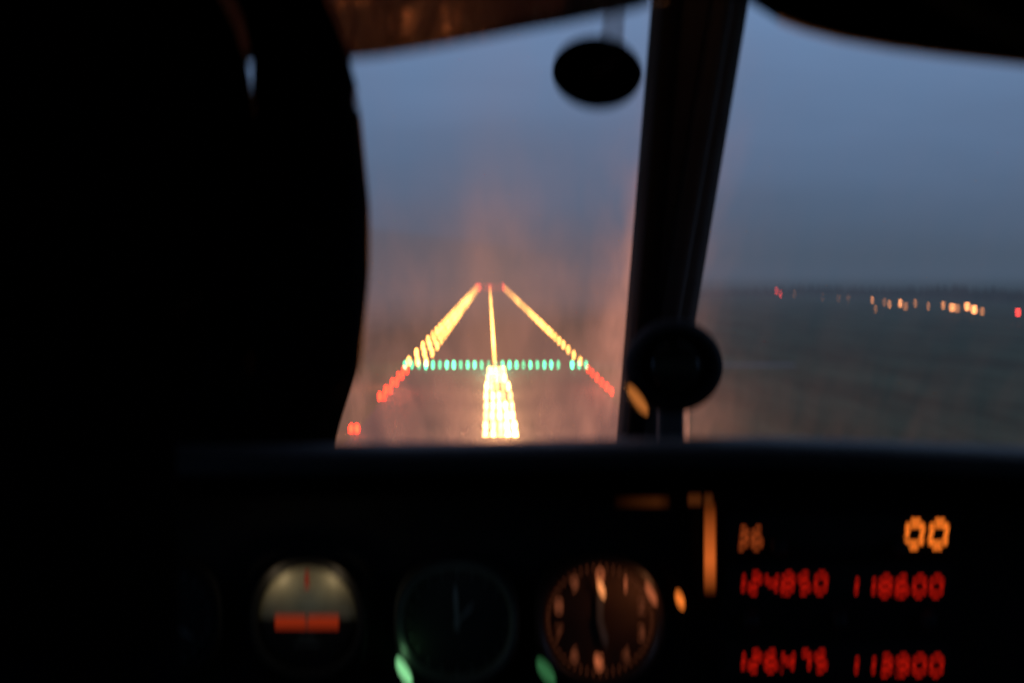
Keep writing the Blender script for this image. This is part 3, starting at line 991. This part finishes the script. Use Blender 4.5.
# added warm spot, out of view, that puts glints on the visor
s_ = bpy.data.lights.new('visor_spot', 'SPOT'); s_.energy = 5.0; s_.color = (1.0, .34, .12); s_.spot_size = R(13); s_.spot_blend = 1.0; s_.shadow_soft_size = .004
o = bpy.data.objects.new('visor_spot', s_); C.objects.link(o); o.location = EYE + RT * .13 - UP * .27 - BK * .90
o.rotation_euler = (P(415, 22, .93) - o.location).to_track_quat('-Z', 'Y').to_euler()

# ================================================================== THE PILOT
HX, HY, HD = -0.192, 0.052, 0.80          # centre of the head, in metres right, up, ahead of the eye
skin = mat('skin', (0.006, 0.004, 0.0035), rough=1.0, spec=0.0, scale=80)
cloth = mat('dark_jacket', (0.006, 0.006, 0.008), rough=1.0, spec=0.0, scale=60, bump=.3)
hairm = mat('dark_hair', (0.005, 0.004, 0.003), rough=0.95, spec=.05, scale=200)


def ell(bm, c, r, rot=None):
    c = Vector(c)
    stamp(bm, BALL, lambda q: c + Vector((q.x * r[0], q.y * r[1], q.z * r[2])))


def limb(bm, a, b, ra, rb, n=9):
    a, b = Vector(a), Vector(b)
    for i in range(n + 1):
        t = i / n
        r = ra + (rb - ra) * t
        ell(bm, a.lerp(b, t), (r, r, r))
# body frame: x right, y up, z towards the camera (so the face looks along -z)
bm = bmesh.new()
ell(bm, (0, 0.035, 0.005), (.080, .095, .098))          # skull
ell(bm, (0, -0.035, -.035), (.058, .072, .062))         # face
ell(bm, (0, -0.082, -.062), (.028, .022, .022))         # chin
ell(bm, (0, -0.018, -.103), (.011, .022, .016))         # nose
ell(bm, (0, -0.032, -.112), (.013, .009, .012))
for s in (-1, 1):
    ell(bm, (s * .078, -.01, .005), (.008, .030, .018))  # ears
    ell(bm, (s * .031, .005, -.088), (.014, .009, .010)) # eyes
    ell(bm, (s * .030, .020, -.090), (.022, .007, .012)) # brow
ell(bm, (0, -.058, -.096), (.022, .007, .010))           # lips
limb(bm, (0, -.06, .015), (0, -.24, .03), .054, .060)
DY = -.065
ell(bm, (0, -.20 + DY, .035), (.12, .05, .07))
for s in (-1, 1):
    limb(bm, (s * .07, -.20 + DY, .03), (s * .17, -.235 + DY, .02), .055, .062)
for i in range(8):
    t = i / 7
    ell(bm, (0, -.30 - .36 * t, .03 + .02 * t), (.185 - .03 * math.sin(t * 3.1), .09, .115))
ell(bm, (0, -.68, .02), (.18, .10, .13))
for s in (-1, 1):
    limb(bm, (s * .20, -.25 + DY, .02), (s * .24, -.52, -.10), .055, .042, 12)
    hz = (s * .115, -.47, -.345)
    limb(bm, (s * .24, -.52, -.10), hz, .041, .026, 14)
    ell(bm, (hz[0] - s * .004, hz[1] + .008, hz[2] - .045), (.017, .038, .042))
    for k in range(4):
        y = hz[1] + .038 - k * .021
        ln = (.9, 1.0, .95, .78)[k]
        a = Vector((hz[0] + s * .004, y, hz[2] - .075)); b = a + Vector((-s * .004, 0, -.030 * ln)); c = b + Vector((-s * .024 * ln, 0, -.004)); d = c + Vector((-s * .008, 0, .020 * ln))
        limb(bm, a, b, .0092, .0086, 6); limb(bm, b, c, .0086, .0080, 6); limb(bm, c, d, .0080, .0070, 5)
    a = Vector((hz[0] - s * .012, hz[1] + .030, hz[2] - .030)); b = a + Vector((-s * .022, .018, -.022)); c = b + Vector((-s * .006, .004, -.026))
    limb(bm, a, b, .012, .0105, 6); limb(bm, b, c, .0105, .0085, 6)
    limb(bm, (s * .09, -.69, -.02), (s * .13, -.62, -.40), .085, .062, 12)
    limb(bm, (s * .13, -.62, -.40), (s * .12, -.70, -.56), .060, .05, 6)
me = bpy.data.meshes.new('person'); bm.to_mesh(me); bm.free()
mh = frame(CX, CY, 0.0); mh.translation = L(HX, HY, HD)
me.materials.append(skin); me.materials.append(cloth)
po = bpy.data.objects.new('person', me); C.objects.link(po); po.matrix_world = mh
rm = po.modifiers.new('remesh', 'REMESH'); rm.mode = 'VOXEL'; rm.voxel_size = 0.0055; rm.use_smooth_shade = True
smo = po.modifiers.new('smooth', 'SMOOTH'); smo.iterations = 4; smo.factor = .5
dg = bpy.context.evaluated_depsgraph_get()
me2 = bpy.data.meshes.new_from_object(po.evaluated_get(dg))
po.modifiers.clear(); po.data = me2
me2.name = 'person'
me2.materials.clear(); me2.materials.append(skin); me2.materials.append(cloth)
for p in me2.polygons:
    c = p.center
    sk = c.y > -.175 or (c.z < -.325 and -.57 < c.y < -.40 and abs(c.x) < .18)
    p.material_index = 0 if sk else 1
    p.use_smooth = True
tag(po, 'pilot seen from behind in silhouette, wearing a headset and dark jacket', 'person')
bm = bmesh.new()
res = bmesh.ops.create_uvsphere(bm, u_segments=40, v_segments=28, radius=1.0)
for v in res['verts']:
    q = v.co.copy(); n = 1 + .03 * noise.noise(q * 9)
    v.co = Vector((q.x * .0850, q.z * .100 + .036, q.y * .103 + .010)) * n
bmesh.ops.delete(bm, geom=[v for v in bm.verts if (v.co.z < -.055 and v.co.y < .06) or v.co.y < -.045], context='VERTS')
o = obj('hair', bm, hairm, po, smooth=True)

hset = mat('headset_black', (0.005, 0.005, 0.006), rough=.95, spec=.02, scale=50)
# headset: two cups, sprung band, boom microphone
hs = empty('headset', mh)
tag(hs, 'bulky black aviation headset worn by the pilot, right ear cup against the sky', 'headset')
s8 = HD / FPX
def hp(x, y, z=0.0):   # sighted point in the head's frame
    return Vector(((x - CX) * s8 - HX, -(y - CY) * s8 - HY, z))
for s in (1, -1):
    cxm = hp(306, 0).x
    off = Vector((s * cxm, hp(0, 240).y, 0.0))
    bm = bmesh.new()
    lathe(bm, [(.25, -.026), (.78, -.022), (.97, -.010), (1.0, .004), (.93, .014), (.80, .020)], n=40, sx=.048, sy=.072, power=2.15)
    # axis of the cup is the head's x axis
    bmesh.ops.transform(bm, matrix=Matrix.Translation(off) @ Matrix.Rotation(s * R(-90), 4, 'Y'), verts=bm.verts)
    obj('ear_cup', bm, hset, hs, smooth=True)
    bm = bmesh.new()
    lathe(bm, [(.80, 0), (1.0, .004), (1.0, .014), (.78, .020), (.45, .020)], n=36, sx=.040, sy=.052, cap=False)
    bmesh.ops.transform(bm, matrix=Matrix.Translation(off + Vector((-s * .019, 0, 0))) @ Matrix.Rotation(s * R(-90), 4, 'Y'), verts=bm.verts)
    obj('ear_cushion', bm, hset, hs, smooth=True)
band_px = [(306, 170), (306, 130), (305, 98), (299, 55), (283, 5), (254, -45), (205, -92), (140, -122), (54, -134)]
pts = [hp(*p) for p in band_px]
pts = pts + [Vector((-p.x, p.y, p.z)) for p in reversed(pts[:-1])]
bm = bmesh.new(); tube(bm, pts, [{0: .021, 1: .0205, 2: .0190, 3: .0165, 4: .0150}.get(min(i, len(pts) - 1 - i), .0138) for i in range(len(pts))], n=18, flat=1.2); obj('headband', bm, hset, hs, smooth=True)
bm = bmesh.new(); tube(bm, [Vector((-.105, -.02, 0)), Vector((-.11, -.06, -.05)), Vector((-.075, -.075, -.115)), Vector((-.02, -.065, -.135))], .003, n=8)
obj('microphone_boom', bm, metalm, hs, smooth=True)
bm = bmesh.new(); ell(bm, (-.008, -.063, -.138), (.014, .009, .008)); obj('microphone', bm, hset, hs, smooth=True)

# pilot's seat
st = empty('pilot_seat', mh @ Matrix.Translation((0, -.72, 0)))
tag(st, 'dark upholstered pilot seat behind the glareshield, mostly lost in shadow', 'seat')
bm = bmesh.new(); box(bm, -.23, .25, -.10, -.02, -.42, .16, .03); obj('seat_cushion', bm, cloth, st, smooth=True)
bm = bmesh.new(); box(bm, -.24, .25, -.06, .52, .16, .23, .03); obj('backrest', bm, cloth, st, smooth=True)
bm = bmesh.new(); box(bm, -.2, -.16, -.2, -.10, -.4, .15, .005); box(bm, .18, .22, -.2, -.10, -.4, .15, .005); obj('seat_rail', bm, metalm, st)
# control yoke in the pilot's hands
yk = empty('control_yoke', mh @ Matrix.Translation((0, -.48, -.43)))
tag(yk, 'black control yoke gripped by the pilot below the panel', 'control yoke')
bm = bmesh.new(); tube(bm, [Vector((-.112, .07, 0)), Vector((-.118, .02, 0)), Vector((-.108, -.045, 0)), Vector((-.05, -.06, 0)), Vector((.05, -.06, 0)), Vector((.108, -.045, 0)), Vector((.118, .02, 0)), Vector((.112, .07, 0))], .011, n=12)
obj('wheel', bm, vinyl, yk, smooth=True)
bm = bmesh.new(); tube(bm, [Vector((0, -.06, 0)), Vector((0, -.055, -.09))], .014, n=12); obj('column', bm, metalm, yk, smooth=True)

# ------------------------------------------------------------------ render
sc.render.engine = 'CYCLES'
sc.cycles.use_denoising = True
try: sc.cycles.denoiser = 'OPENIMAGEDENOISE'
except Exception: pass
sc.cycles.use_adaptive_sampling = False
sc.cycles.max_bounces = 6
sc.cycles.transparent_max_bounces = 16
sc.cycles.sample_clamp_indirect = 4
sc.view_settings.view_transform = 'Standard'
sc.view_settings.look = 'None'
sc.view_settings.exposure = 0
sc.view_settings.gamma = 1
